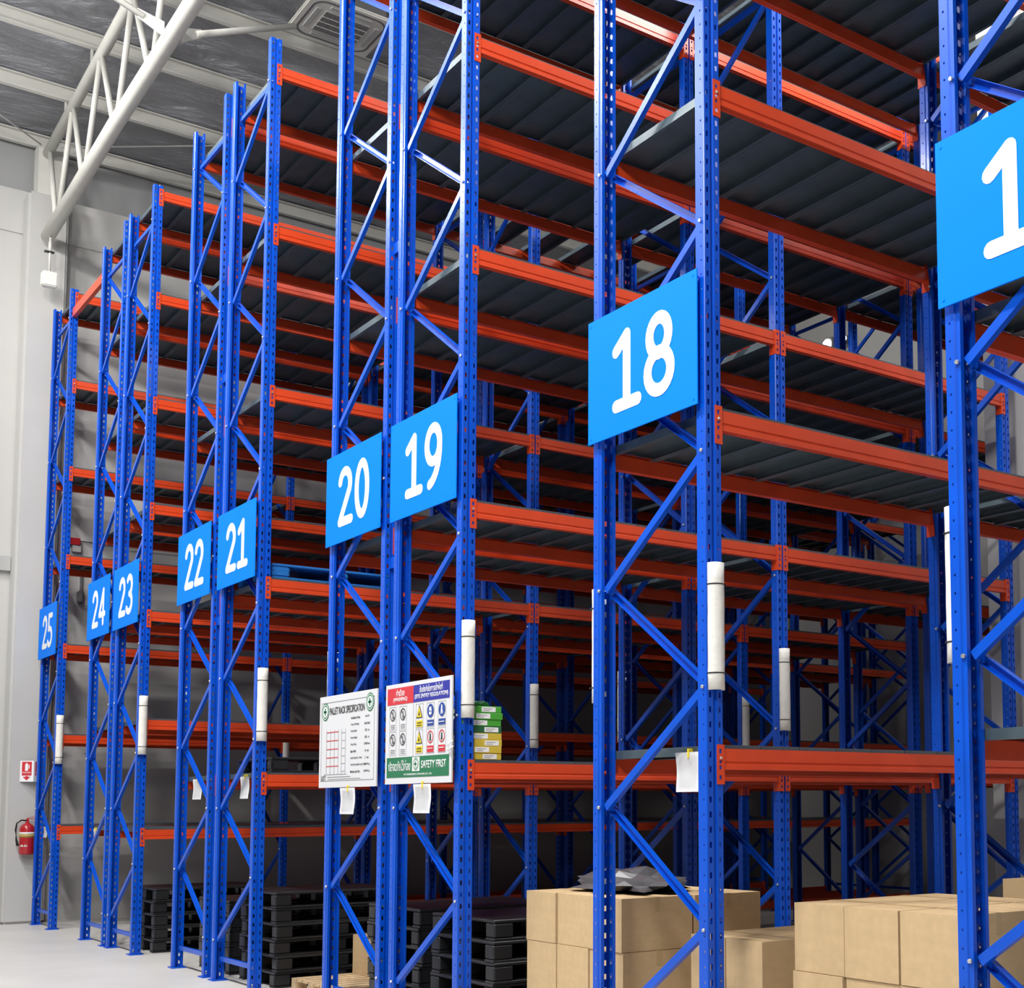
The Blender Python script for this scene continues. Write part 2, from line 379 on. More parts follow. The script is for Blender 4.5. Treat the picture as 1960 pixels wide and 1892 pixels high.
def cchan(name, length, hgt=.042, dep=.030, t=.0025):
    bm = bmesh.new(); h = hgt/2
    c = [(0, -h), (dep, -h), (dep, -h+t), (t, -h+t), (t, h-t), (dep, h-t), (dep, h), (0, h)]
    extrude_poly(bm, [(u, v) for u, v in c], 'x', 0, length)
    return mesh(name, bm, BLUE)
dz = .605; dx_ = NR-NL; DL = math.hypot(dx_, dz)
BRACE = cchan('diagonal_brace', DL); HBR = cchan('horizontal_brace', dx_)
bm = bmesh.new(); tube(bm, [(0, -.012, 0), (0, 0, 0)], [.009, .011], 6); BOLT = mesh('bolt', bm, STEEL_B)
def beam_mesh(l):
    bm = bmesh.new()
    c = [(-.001, -.020), (-.001, -.083), (-.007, -.088), (-.007, -.094), (-.001, -.100), (-.001, -.125), (-.022, -.125), (-.024, -.119), (-.026, -.125), (-.048, -.125), (-.048, -.042), (-.020, -.042), (-.020, -.020)]
    extrude_poly(bm, c, 'y', -l/2, l/2)
    return mesh('beam', bm, ORANGE)
def connector_mesh(sgn):
    """sgn -1: connector at the low-y end. Origin at the beam end."""
    bm = bmesh.new(); y0, y1 = sorted((0, sgn*.044)); x0, x1 = .0012, .0052
    ym = (y0+y1)/2; hs = [(-.175, -.155), (-.125, -.105), (-.095, -.080), (-.045, -.022)]
    hw = .008
    for xx in (x0, x1):
        def q(a, b2, c2, d2): bm.faces.new([bm.verts.new((xx, a, c2)), bm.verts.new((xx, b2, c2)), bm.verts.new((xx, b2, d2)), bm.verts.new((xx, a, d2))])
        q(y0, ym-hw, -.2, 0); q(ym+hw, y1, -.2, 0); pz = -.2
        for a, c2 in hs: q(ym-hw, ym+hw, pz, a); pz = c2
        q(ym-hw, ym+hw, pz, 0)
    def w(p, q2): bm.faces.new([bm.verts.new((x0, *p)), bm.verts.new((x0, *q2)), bm.verts.new((x1, *q2)), bm.verts.new((x1, *p))])
    w((y0, -.2), (y0, 0)); w((y1, -.2), (y1, 0)); w((y0, 0), (y1, 0)); w((y0, -.2), (y1, -.2))
    for a, c2 in hs:
        w((ym-hw, a), (ym-hw, c2)); w((ym+hw, a), (ym+hw, c2)); w((ym-hw, a), (ym+hw, a)); w((ym-hw, c2), (ym+hw, c2))
    ye = 0.0
    bm2 = [( .0052, 0), (-.045, 0), (-.066, -.165), (-.066, -.2), (.0052, -.2)]
    extrude_poly(bm, bm2, 'y', min(ye, -sgn*.004), max(ye, -sgn*.004))
    return mesh('beam_connector', bm, ORANGE)
CONN = {-1: connector_mesh(-1), 1: connector_mesh(1)}
bm = bmesh.new(); tube(bm, [(.004, 0, 0), (.013, 0, 0)], [.008, .007], 6); PIN = mesh('safety_pin', bm, STEEL_B)
BEAMS = {}
def panel_mesh(wd):
    bm = bmesh.new(); t = .0022; h = wd/2-.0012; H = .045; e0, e1 = .062, DW-.062
    bx0, bx1 = .022, DW-.022
    box(bm, bx0, bx1, -h, h, -t, 0)                     # top sheet
    for s in (1, -1):
        y0, y1 = sorted((s*h, s*(h-t)))
        box(bm, e0, e1, y0, y1, -H, -t)                 # side flange
        y0, y1 = sorted((s*h, s*(h-.024)))
        box(bm, e0, e1, y0, y1, -H-t, -H)               # return lip
        y0, y1 = sorted((s*h, s*(h-t)))
        box(bm, bx0, e0, y0, y1, -.019, -t); box(bm, e1, bx1, y0, y1, -.019, -t)
    for xe in (bx0, bx1-t): box(bm, xe, xe+t, -h, h, -.019, -t)
    return mesh('deck_panel', bm, STEEL)
PANELS = {}
def zig(phase):
    """brace list (zL, zR) from the floor up; phase = height of the lowest left node"""
    left0 = phase == 'odd'
    nodes = []; z = .375; side = 'L' if left0 else 'R'
    while z < 8.5:
        nodes.append((side, z)); side = 'R' if side == 'L' else 'L'; z += dz
    return nodes
def rack(num, xl, levels, L, nb, phase, label, missing=(), nodeck=(), npan=10):
    root = empty('pallet_rack', (xl, 0, 0), label, 'pallet rack', 'blue and orange pallet racks')
    l = L-W
    if L not in BEAMS: BEAMS[L] = beam_mesh(l); PANELS[L] = panel_mesh(l/npan)
    nodes = zig(phase)
    for k in range(nb+1):
        y = k*L
        pl = obj('upright_post', POST, root, (0, y+W, 0), (0, 0, math.pi))
        pr = obj('upright_post', POST, root, (DW, y, 0))
        for p in (pl, pr): obj('foot_plate', FOOT, p)
        ang = math.atan2(dz, dx_)
        for i in range(len(nodes)-1):
            s, z = nodes[i]; off = .022 if s == 'L' else .054
            flip = 0
            if s == 'L': obj('diagonal_brace', BRACE, root, (NL, y+off-.003, z), (0, -ang, 0))
            else: obj('diagonal_brace', BRACE, root, (NR, y+off+.025, z), (math.pi, -(math.pi-ang), 0))
        zt = nodes[-1][1]
        obj('horizontal_brace', HBR, root, (NL, y+.05, .2)); obj('horizontal_brace', HBR, root, (NL, y+.05, zt+.02 if zt < 8.5 else zt))
        if k <= 1:
            for s, z in nodes:
                if s == 'L': obj('bolt', BOLT, pl, (-(NL)*1+.028, W+.001-.0, z), (math.pi, 0, 0)).location = (-(NL-.028), W, z)
                else: obj('bolt', BOLT, pr, (-.028, 0, z))
    for b_i in range(nb):
        yc = b_i*L+W/2+L/2
        for li, z in enumerate(levels):
            if li in nodeck and b_i == 0: continue
            for side in (0, 1):
                bo = obj('beam', BEAMS[L], root, (DW if side else 0, yc, z), (0, 0, 0 if side else math.pi))
                for sg in (-1, 1):
                    c = obj('beam_connector', CONN[sg], bo, (0, sg*l/2, 0))
                if side == 1 and b_i == 0:
                    obj('safety_pin', PIN, bo, (0, -l/2-.022, -.068))
            if li in nodeck: continue
            for j in range(npan):
                if (b_i, li, j) in missing: continue
                obj('deck_panel', PANELS[L], root, (0, b_i*L+W+(j+.5)*l/npan, z))
    return root
LA = [1.90, 3.64, 5.385, 6.89, 8.41]
LB = [.17, 1.37, 2.575, 3.78, 4.985, 6.19, 7.40, 8.61]
LBAY, LBB = 2.775, 3.08
RX = {25: -15.80, 24: -13.13, 23: -11.94, 22: -9.50, 21: -8.27, 20: -5.66, 19: -4.48, 18: -1.87, 17: .765}
RL = {25: 'pallet rack twenty-five against the left wall, farthest from the camera', 24: 'pallet rack twenty-four, joined to the left of rack twenty-three',
      23: 'pallet rack twenty-three, joined to the right of rack twenty-four', 22: 'pallet rack twenty-two, joined to the left of rack twenty-one',
      21: 'pallet rack twenty-one, holding the blue plastic pallet', 20: 'pallet rack twenty, carrying the rack specification board',
      19: 'pallet rack nineteen, carrying the safety board and green cartons', 18: 'pallet rack eighteen, standing alone right of the safety board', 17: 'nearest pallet rack, half out of view at the right edge'}
for n in (25, 24, 23):
    rack(n, RX[n], LB, LBB, 4, 'odd' if n % 2 else 'even', 'blue and orange ' + RL[n], nodeck=(0,), npan=9)
for n in (22, 21, 20):
    miss = set((1, 4, j) for j in (1, 3, 5, 7, 9)) if n == 22 else set()
    rack(n, RX[n], LA, LBAY, 3, 'odd' if n % 2 else 'even', 'blue and orange ' + RL[n], missing=miss)
for n in (19, 18, 17): rack(n, RX[n], LA, LBAY, 2 if n > 17 else 1, 'odd' if n > 17 else 'even', ('blue and orange ' if n > 17 else '') + RL[n])

# row spacers between back-to-back racks
def spacer(a, z, lab):
    x0 = RX[a]+DW+.001; x1 = RX[a-1]-.001
    bm = bmesh.new(); c = [(0.006, -.04), (.036, -.04), (.036, -.037), (.009, -.037), (.009, .037), (.036, .037), (.036, .04), (.006, .04)]
    extrude_poly(bm, [(u+.03, v) for u, v in c], 'x', 0, x1-x0)
    o = obj('row_spacer', mesh('row_spacer', bm, BLUE), None, (x0, 0, z)); tag(o, lab, 'bracket', 'row spacers between back-to-back racks')
for a, w2 in ((24, 'racks twenty-four and twenty-three'), (22, 'racks twenty-two and twenty-one'), (20, 'racks twenty and nineteen')):
    for z, h in ((5.75, 'upper'), (3.37, 'lower')): spacer(a, z, '%s blue steel spacer joining the front posts of %s' % (h, w2))
bm = bmesh.new(); c = [(0, 0), (.05, 0), (.05, .1), (.03, .1), (.03, .12), (0, .12)]
extrude_poly(bm, c, 'x', 0, RX[24]-(RX[25]+DW)-.012)
o = obj('tie_beam', mesh('tie_beam', bm, ORANGE), None, (RX[25]+DW+.006, .03, 8.25)); tag(o, 'orange tie beam crossing the aisle top from rack twenty-five to rack twenty-four', 'beam')

# ------------------------------------------------------------------ number signs
for n in sorted(RX):
    sw = 1.012; x0 = RX[n]-.003; z0, z1 = 3.636, 4.348
    t = empty('number_sign', (x0, -.03, z0), 'blue sign with the white number %s%s' % (WN[n], ', cut off at the right edge' if n == 17 else ''), 'sign', 'blue row number signs')
    obj('sign_panel', boxmesh('sign_panel', (0, sw, -.004, .004, 0, z1-z0), SIGNB, .0015), t)
    obj('number', digits(str(n), WHITE, .535, .355, .47, .62, .036), t, (0, -.0045, 0))
    for bx, bz in ((.03, .03), (.98, .03), (.03, z1-z0-.03), (.98, z1-z0-.03)):
        bm = bmesh.new(); tube(bm, [(0, -.007, 0), (0, .028, 0)], .006, 8); obj('screw', mesh('screw', bm, SIGNB), t, (bx, 0, bz))

# ------------------------------------------------------------------ column guards (half tubes with straps)
def guard_meshes():
    bm = bmesh.new(); n = 12; r0, r1 = .046, .043; H = .645
    rows = []
    for zi in range(9):
        z = H*zi/8
        ro = []; ri = []
        for k in range(n+1):
            a = -math.pi/2*1.12+math.pi*1.12*k/n
            wob = .0008*math.sin(zi*2.1+k)
            ro.append(bm.verts.new(((r0+wob)*math.cos(a), (r0+wob)*math.sin(a), z))); ri.append(bm.verts.new((r1*math.cos(a), r1*math.sin(a), z)))
        rows.append((ro, ri))
    for (a, b2), (c, d) in zip(rows, rows[1:]):
        for k in range(n):
            f = bm.faces.new((a[k], a[k+1], c[k+1], c[k])); f.smooth = True
            f = bm.faces.new((b2[k], b2[k+1], d[k+1], d[k])); f.smooth = True
        bm.faces.new((a[0], b2[0], d[0], c[0])); bm.faces.new((a[n], b2[n], d[n], c[n]))
    for a, b2 in (rows[0], rows[-1]):
        for k in range(n): bm.faces.new((a[k], a[k+1], b2[k+1], b2[k]))
    g = mesh('guard_shell', bm, GUARD)
    bm = bmesh.new(); P = [(.0485*math.cos(a), .0485*math.sin(a), 0) for a in [math.radians(-112+224*k/14) for k in range(15)]]
    for p, q in zip(P, P[1:]):
        vs = [bm.verts.new((x, y, z)) for (x, y, _), z in ((p, -.003), (q, -.003), (q, .003), (p, .003))]; bm.faces.new(vs)
        vs = [bm.verts.new((x*.95, y*.95, z)) for (x, y, _), z in ((p, -.003), (q, -.003), (q, .003), (p, .003))]; bm.faces.new(vs)
    tube(bm, [(.02, .048, 0), (.012, .062, -.004)], .0045, 6)
    return g, mesh('strap', bm, BLACK)
GSH, GST = guard_meshes()
def guard(n, side, k):
    L = LBB if n >= 23 else LBAY
    x = RX[n]+(DW+.008 if side == 'R' else -.008); y = k*L+W/2
    ordn = ('front', 'second', 'third')[k]
    s = 'right' if side == 'R' else 'left'
    t = empty('column_guard', (x, y, 2.172), 'white half-round guard strapped to the %s %s post of rack %s' % (ordn, s, WN[n]), 'column guard', 'white column guards', (0, 0, 0 if side == 'R' else math.pi))
    obj('guard_shell', GSH, t)
    for z in (.085, .535): obj('strap', GST, t, (0, 0, z))
for g in ((25, 'R', 0), (25, 'R', 1), (24, 'L', 0), (23, 'R', 0), (23, 'R', 1), (22, 'L', 0), (21, 'R', 0), (21, 'R', 1), (21, 'R', 2), (20, 'L', 0), (20, 'L', 1), (19, 'R', 0), (19, 'R', 1), (18, 'L', 0), (18, 'R', 0), (17, 'L', 0)):
    guard(*g)

# ------------------------------------------------------------------ notice boards
def rect(name, m, x0, x1, z0, z1, par, y=-.0010, t=.0008):
    return obj(name, boxmesh(name, (x0, x1, -t, 0, z0, z1), m), par, (0, y, 0))
def ring(name, m, cx, cz, r, wdt, par, y=-.0022, rx=1., n=28, disc=False):
    bm = bmesh.new(); O = []; I = []
    for k in range(n):
        a = 2*math.pi*k/n
        O.append(bm.verts.new((cx+rx*r*math.cos(a), 0, cz+r*math.sin(a))))
        if not disc: I.append(bm.verts.new((cx+rx*(r-wdt)*math.cos(a), 0, cz+(r-wdt)*math.sin(a))))
    if disc: bm.faces.new(O)
    else:
        for k in range(n): bm.faces.new((O[k], O[(k+1) % n], I[(k+1) % n], I[k]))
    r_ = bmesh.ops.extrude_face_region(bm, geom=list(bm.faces)); bmesh.ops.translate(bm, vec=(0, -.0008, 0), verts=[g for g in r_['geom'] if isinstance(g, bmesh.types.BMVert)])
    return obj(name, mesh(name, bm, m), par, (0, y, 0))
def poly(name, m, pts, par, y=-.0022):
    bm = bmesh.new(); extrude_poly(bm, pts, 'y', -.0008, 0); return obj(name, mesh(name, bm, m), par, (0, y, 0))
def emblem(par, cx, cz, r, b=0.):
    ring('emblem_disc', PGREEN, cx, cz, r, 0, par, b-.0020, disc=True); ring('emblem_ring', WHITE, cx, cz, r*.86, r*.08, par, b-.0030)
    ring('emblem_centre', WHITE, cx, cz, r*.62, 0, par, b-.0030, disc=True)
    rect('emblem_cross', PGREEN, cx-r*.42, cx+r*.42, cz-r*.13, cz+r*.13, par, b-.0042); rect('emblem_cross', PGREEN, cx-r*.13, cx+r*.13, cz-r*.42, cz+r*.42, par, b-.0042)
def txt_part(par, s, m, x, z, w=None, h=None, bold=0, y=-.0022, name='lettering', align='CENTER'):
    return obj(name, textmesh(s, m, w, h, bold, .0006, align, x, z), par, (0, y, 0))
BW, BH = 1.05, .705
sp = empty('specification_board', (-5.645, -.06, 1.74), 'white pallet rack specification board with shelf drawing on the front of rack twenty', 'notice board')
obj('board_panel', boxmesh('board_panel', (0, BW, 0, .012, 0, BH), BOARD, .001), sp)
for a in ((.04, BW-.04, .05, .053), (.04, BW-.04, BH-.053, BH-.05), (.04, .043, .05, BH-.05), (BW-.043, BW-.04, .05, BH-.05)): rect('border_line', PGREY, *a, sp)
emblem(sp, .115, .585, .068); emblem(sp, BW-.115, .615, .068)
txt_part(sp, 'PALLET RACK SPECIFICATION', PBLACK, .52, .585, .64, .055, .01)
rows = ['Installation Date', 'Type of Racking', 'Frame Depth', 'Frame Height', 'Clear Entry', 'Beam Width', 'Load Capacity / Level', 'Total Permissible Load / Bay', 'Maximum Load / Row']
vals = ['Apr 2017', 'Static Rack', '1.05   m.', '8.65   m.', '2,700.00 mm.', '50   mm.', '2   ton', '5,000.00 kg.', '5,000.00 kg.']
for i, (a, b2) in enumerate(zip(rows, vals)):
    z = .515-i*.050
    txt_part(sp, a, PBLACK, .60+len(a)*.0048, z, len(a)*.0096, .017, .006); txt_part(sp, b2, PBLACK, .89, z, len(b2)*.0088, .017, .006)
for i in range(5): rect('shelf_line', PRED, .145, .37, .16+i*.065, .166+i*.065, sp)
for x in (.145, .22, .295, .37, .43, .50): rect('post_line', PGREY, x-.0015, x+.0015, .10, .44, sp)
for i in range(6): rect('frame_line', PGREY, .43, .50, .12+i*.058, .1225+i*.058, sp)
rect('ground_line', PGREY, .10, .53, .098, .101, sp)
txt_part(sp, 'KFT', PGREY, .10, .072, .085, .04, .02)
rect('small_print', PGREY, .17, .60, .078, .082, sp); rect('small_print', PGREY, .17, .78, .062, .065, sp)
sf = empty('safety_board', (-4.445, -.06, 1.75), 'white safety board with red, blue and green headings on the front of rack nineteen', 'notice board')
obj('board_panel', boxmesh('board_panel', (0, 1.0, 0, .012, 0, .70), BOARD, .001), sf)
rect('red_heading', PRED, .03, .44, .555, .672, sf); rect('blue_heading', PBLUE, .44, .97, .555, .672, sf); rect('green_footer', PGREEN, .03, .97, .045, .185, sf)
txt_part(sf, 'คำเตือน', WHITE, .235, .636, .13, .05, .008); txt_part(sf, '(WARNING)', WHITE, .235, .585, .22, .036, .015)
txt_part(sf, 'ข้อบังคับในการเข้าพื้นที่', WHITE, .705, .640, .34, .05, .008); txt_part(sf, '(SITE ENTRY REGULATION)', WHITE, .705, .588, .49, .036, .015)
txt_part(sf, 'ปลอดภัยไว้ก่อน', WHITE, .235, .128, .34, .075, .01); txt_part(sf, 'SAFETY FIRST', WHITE, .75, .128, .36, .052, .015)
rect('emblem_panel', WHITE, .435, .545, .085, .18, sf, -.0022); emblem(sf, .49, .133, .043, -.0012)
txt_part(sf, 'KFT ENGINEERING (THAILAND) CO., LTD.', WHITE, .52, .062, .42, .016, .01)
rect('dividing_line', PGREY, .44, .442, .19, .55, sf)
def cell(x, z, kind, c2, wd=.11, hg=.165):
    for a in ((x, x+wd, z, z+.0015), (x, x+wd, z+hg-.0015, z+hg), (x, x+.0015, z, z+hg), (x+wd-.0015, x+wd, z, z+hg)): rect('cell_border', PGREY, *a, sf)
    cx, cz = x+wd/2, z+hg*.66; r = .042
    if kind == 'no':
        ring('prohibition_ring', PBLACK, cx, cz, r, .006, sf)
        poly('prohibition_bar', PBLACK, [(cx-.030, cz+.024), (cx-.024, cz+.030), (cx+.030, cz-.024), (cx+.024, cz-.030)], sf)
        poly('pictogram', PGREY, [(cx-.010, cz-.026), (cx+.012, cz-.026), (cx+.006, cz+.008), (cx+.010, cz+.026), (cx-.004, cz+.022), (cx-.004, cz)], sf, -.0032)
        for k in range(3): rect('caption_line', PGREY, x+.02, x+wd-.02, z+.012+k*.012, z+.016+k*.012, sf)
    if kind == 'tri':
        poly('warning_triangle', PBLACK, [(cx-.046, cz-.040), (cx+.046, cz-.040), (cx, cz+.048)], sf)
        poly('warning_face', PYEL, [(cx-.036, cz-.034), (cx+.036, cz-.034), (cx, cz+.036)], sf, -.0034)
        poly('pictogram', PBLACK, [(cx-.012, cz-.024), (cx+.014, cz-.024), (cx+.002, cz+.010)], sf, -.0046)
        rect('caption_panel', PYEL, x+.008, x+wd-.008, z+.008, z+.052, sf); txt_part(sf, 'CAUTION', PBLACK, cx, z+.036, .07, .012, .02, -.0034); rect('caption_line', PBLACK, x+.018, x+wd-.018, z+.016, z+.021, sf, -.0034)
    if kind == 'man':
        ring('mandatory_disc', PCOB, cx, cz, r+.004, 0, sf, disc=True)
        if c2 == 'walk': poly('pictogram', WHITE, [(cx-.014, cz-.030), (cx-.004, cz-.030), (cx+.002, cz-.010), (cx+.012, cz-.030), (cx+.018, cz-.026), (cx+.008, cz), (cx+.008, cz+.018), (cx+.004, cz+.032), (cx-.006, cz+.032), (cx-.008, cz+.012)], sf, -.0034)
        else: poly('pictogram', WHITE, [(cx-.016, cz-.026), (cx+.016, cz-.026), (cx+.018, cz+.002), (cx+.012, cz+.026), (cx-.012, cz+.026), (cx-.018, cz+.002)], sf, -.0034); rect('pictogram', PCOB, cx-.014, cx+.014, cz-.006, cz, sf, -.0046)
        rect('caption_panel', PCOB, x+.008, x+wd-.008, z+.008, z+.048, sf); rect('caption_line', WHITE, x+.018, x+wd-.018, z+.026, z+.031, sf, -.0034)
    if kind == 'red':
        ring('prohibition_ring', PRED, cx, cz, r, .007, sf)
        poly('pictogram', PBLACK, [(cx-.012, cz-.026), (cx+.010, cz-.024), (cx+.006, cz+.024), (cx-.006, cz+.022)], sf)
        rect('caption_panel', PRED, x+.008, x+wd-.008, z+.006, z+.050, sf); rect('caption_line', WHITE, x+.018, x+wd-.018, z+.030, z+.035, sf, -.0034)
for (x, z, k, c2) in ((.065, .375, 'no', ''), (.225, .375, 'no', ''), (.065, .20, 'no', ''), (.225, .20, 'no', ''), (.48, .375, 'tri', ''), (.48, .20, 'tri', ''),
                      (.645, .375, 'man', 'helmet'), (.81, .375, 'man', 'walk'), (.645, .20, 'red', ''), (.81, .20, 'red', '')): cell(x, z, k, c2)
# cable tie tails at the board's right edge
bm = bmesh.new(); tube(bm, [(0, 0, 0), (.04, -.006, .012), (.075, -.004, .03)], .006, 6); tube(bm, [(.0, 0, -.03), (.04, -.008, -.024), (.08, -.004, -.008)], .006, 6)
obj('tie_tail', mesh('tie_tail', bm, WHITE), sf, (.97, -.012, .24))

# ------------------------------------------------------------------ hanging paper sheets
def sheet(x0, x1, z0, z1, lab, y=-.075, turn=0., hookto=None):
    t = empty('paper_sheet', ((x0+x1)/2, y, z1), lab, 'paper', 'white paper sheets clipped under the first shelf', (0, 0, turn))
    bm = bmesh.new(); w_, h_ = (x1-x0)/2, z1-z0; nx, nz = 6, 8; g = {}
    for i in range(nx+1):
        for j in range(nz+1):
            u = -w_+2*w_*i/nx; v = -h_*j/nz
            yy = .010*math.sin(j*.55+.4)*(j/nz)+.006*math.cos(i*.9)*(j/nz)
            g[i, j] = bm.verts.new((u+.012*(j/nz)*(1-i/nx), yy, v))
    for i in range(nx):
        for j in range(nz): f = bm.faces.new((g[i, j], g[i+1, j], g[i+1, j+1], g[i, j+1])); f.smooth = True
    r = bmesh.ops.solidify(bm, geom=list(bm.faces), thickness=.0008)
    obj('sheet', mesh('sheet', bm, PAPER), t)
    obj('clip', boxmesh('clip', (-.006, .006, -.006, .007 if y < 0 else .0255, -.03, .018), PYEL, .002), t, (.01, 0, 0))
sheet(-1.21, -1.00, 1.665, 1.87, 'white paper with a yellow clip hanging beside the right front post of rack eighteen', y=.080)
sheet(-5.215, -4.945, 1.54, 1.735, 'white paper hanging under the rack specification board', y=-.068)
sheet(-3.98, -3.72, 1.55, 1.745, 'white paper hanging under the safety board', y=-.068)
sheet(-9.20, -8.92, 1.67, 1.87, 'white paper hanging between the front posts of rack twenty-two', y=.080)
sheet(-7.83, -7.60, 1.67, 1.87, 'white paper hanging beside the right front post of rack twenty-one', y=.080)
sheet(-12.97, -12.87, 1.13, 1.335, 'white paper hanging turned edge-on in the front of rack twenty-four', y=.080, turn=0)
sheet(-15.62, -15.40, 1.19, 1.335, 'small white paper tucked between the front posts of rack twenty-five', y=.080)

# ------------------------------------------------------------------ goods on the racks
def pallet_plastic(x0, x1, y0, y1, z, m, lab, h=.135):
    t = empty('plastic_pallet', (x0, y0, z), lab, 'pallet')
    X, Y = x1-x0, y1-y0
    bm = bmesh.new(); box(bm, 0, X, 0, Y, h-.022, h); bevel(bm, .006, 1); obj('deck', mesh('deck', bm, m), t)
    for i, xx in enumerate((0, X/2-.06, X-.12)):
        for j, yy in enumerate((0, Y/2-.075, Y-.16)):
            w_ = .16 if j != 1 else .15
            bm = bmesh.new(); box(bm, xx, xx+.12, yy, yy+w_, .018, h-.021); bevel(bm, .012, 2); box(bm, xx-.001, xx+.121, yy-.001, yy+w_+.001, h*.55, h*.55+.006)
            obj('foot_block', mesh('foot_block', bm, m), t)
        bm = bmesh.new(); box(bm, xx, xx+.12, 0, Y, 0, .018); bevel(bm, .004); obj('runner', mesh('runner', bm, m), t)
pallet_plastic(-8.20, -7.29, .14, 1.42, 3.642, PLBLUE, 'blue plastic pallet lying on the second shelf of rack twenty-one')
pallet_plastic(-8.20, -7.29, .17, 1.50, 1.902, BLACK, 'black plastic pallet lying on the lowest shelf of rack twenty-one')
names = ['first', 'second', 'third', 'fourth', 'fifth', 'sixth', 'seventh', 'eighth']
for i in range(8):
    m = [BOXY, BOXY, BOXY, BOXY, BOXDG, BOXG, BOXG, BOXG][i]; cn = ['yellow']*4+['dark green']+['green']*3
    z = 1.902+i*.0448; jx = random.uniform(-.008, .008); jy = random.uniform(-.006, .006)
    t = empty('flat_carton', (-3.80+jx, .125+jy, z), '%s flat carton, %s from the bottom of the carton stack on rack nineteen' % (cn[i], names[i]), 'carton', 'stacked flat cartons')
    obj('carton_body', boxmesh('carton_body', (0, .32, 0, .21, 0, .0435), m, .002), t)
    a = [.09, .03, .10, .02, .10, .02, .03, .08][i]; b2 = [.17, .12, .18, .14, .17, .10, .11, .16][i]
    obj('printed_label', boxmesh('printed_label', (.3202, .3212, a-.02, a+.085, .006, .038), WHITE), t)
    obj('printed_label', boxmesh('printed_label', (0.18, .30, -.0010, 0, .006, .038), WHITE), t)
    obj('printed_label', boxmesh('printed_label', (.02, .12, -.0010, 0, .008, .036), WHITE), t)
    for k in range(2): obj('print_line', boxmesh('print_line', (.3213, .3217, a-.01, a+.04+.02*k, .013+k*.012, .017+k*.012), PGREY), t)
bm = bmesh.new()
bmesh.ops.create_icosphere(bm, subdivisions=2, radius=.08)
for v in bm.verts: v.co = Vector((v.co.x*1.3+random.uniform(-.01, .01), v.co.y*1.0+random.uniform(-.01, .01), max(-.02, v.co.z*.35+random.uniform(-.008, .008))))
o = obj('plastic_wrap', mesh('plastic_wrap', bm, BOXDG), None, (-3.62, .22, 1.902+8*.0448+.02)); tag(o, 'crumpled green plastic wrap on top of the green carton stack', 'wrapping')

# cardboard cartons on wooden pallets on the floor
bm = bmesh.new(); box(bm, 0, 1, 0, 1, 0, 1)
CB = mesh('carton_body', bm, CARD)
bm = bmesh.new(); box(bm, .0, 1., .46, .54, .999, 1.004); box(bm, -.004, 0, .46, .54, .72, 1.004); box(bm, 1, 1.004, .46, .54, .72, 1.004)
CT = mesh('tape_strip', bm, TAPE)
def wood_pallet(x, y, lab, X=1.1, Y=1.1):
    t = empty('wooden_pallet', (x, y, 0), lab, 'pallet', 'wooden pallets on the floor')
    for i in range(3): obj('bottom_board', boxmesh('bottom_board', (0, X, i*(Y-.1)/2, i*(Y-.1)/2+.1, 0, .018), WOOD), t)
    for i in range(3):
        for j in range(3): obj('block', boxmesh('block', (i*(X-.1)/2, i*(X-.1)/2+.1, j*(Y-.1)/2, j*(Y-.1)/2+.1, .0182, .098), WOOD), t)
    for j in range(7): obj('deck_board', boxmesh('deck_board', (j*(X-.1)/6, j*(X-.1)/6+.1, 0, Y, .0985, .1165), WOOD), t)
def cartons(x, y, nx, ny, nz, sx, sy, sz, where, jit=.01):
    ln = ['left', 'middle', 'right', 'far right']; dn = ['front', 'back', 'rear']; hn = ['bottom', 'second', 'third', 'fourth']
    for k in range(nz):
        for i in range(nx):
            for j in range(ny):
                if random.random() < .12 and k == nz-1: continue
                t = empty('cardboard_carton', (x+i*sx+random.uniform(0, jit), y+j*sy+random.uniform(0, jit), .118+k*(sz+.003)), 'brown carton, %s %s of the %s layer, %s' % (dn[j], ln[i], hn[k], where), 'carton', 'cardboard cartons on floor pallets')
                o = obj('carton_body', CB, t); o.scale = (sx-.012, sy-.012, sz)
                o = obj('tape_strip', CT, t); o.scale = (sx-.012, sy-.012, sz)
wood_pallet(-3.15, .32, 'wooden pallet under cartons in the aisle between racks nineteen and eighteen'); cartons(-3.14, .33, 3, 2, 3, .36, .53, .31, 'between racks nineteen and eighteen')
wood_pallet(-.62, .34, 'wooden pallet under cartons in the aisle between racks eighteen and seventeen'); cartons(-.61, .35, 3, 2, 3, .36, .53, .33, 'between racks eighteen and seventeen')
wood_pallet(-1.62, .45, 'wooden pallet under cartons on the floor inside rack eighteen', .66, 1.1); cartons(-1.60, .47, 2, 2, 2, .31, .52, .38, 'inside rack eighteen')
wood_pallet(-.6, 1.9, 'wooden pallet under cartons further back between racks eighteen and seventeen'); cartons(-.59, 1.92, 3, 2, 3, .36, .53, .35, 'further back beside rack eighteen')
wood_pallet(-7.05, .3, 'wooden pallet under cartons in the aisle between racks twenty-one and twenty', .85, 1.1); cartons(-7.04, .31, 2, 2, 1, .40, .53, .34, 'between racks twenty-one and twenty')

for (fx, fy, fz, lab) in ((-.2, 2.3, 1.20, 'crumpled dark stretch film on top of the cartons further back beside rack eighteen'), (-2.6, .8, 1.075, 'crumpled dark stretch film on top of the cartons between racks nineteen and eighteen')):
    bm = bmesh.new(); bmesh.ops.create_icosphere(bm, subdivisions=3, radius=.22)
    for v in bm.verts:
        k = .75+.5*random.random(); v.co = Vector((v.co.x*1.9*k, v.co.y*1.4*k, max(0, v.co.z*.55*k)))
    o = obj('stretch_film', mesh('stretch_film', bm, FILM), None, (fx, fy, fz)); tag(o, lab, 'wrapping')
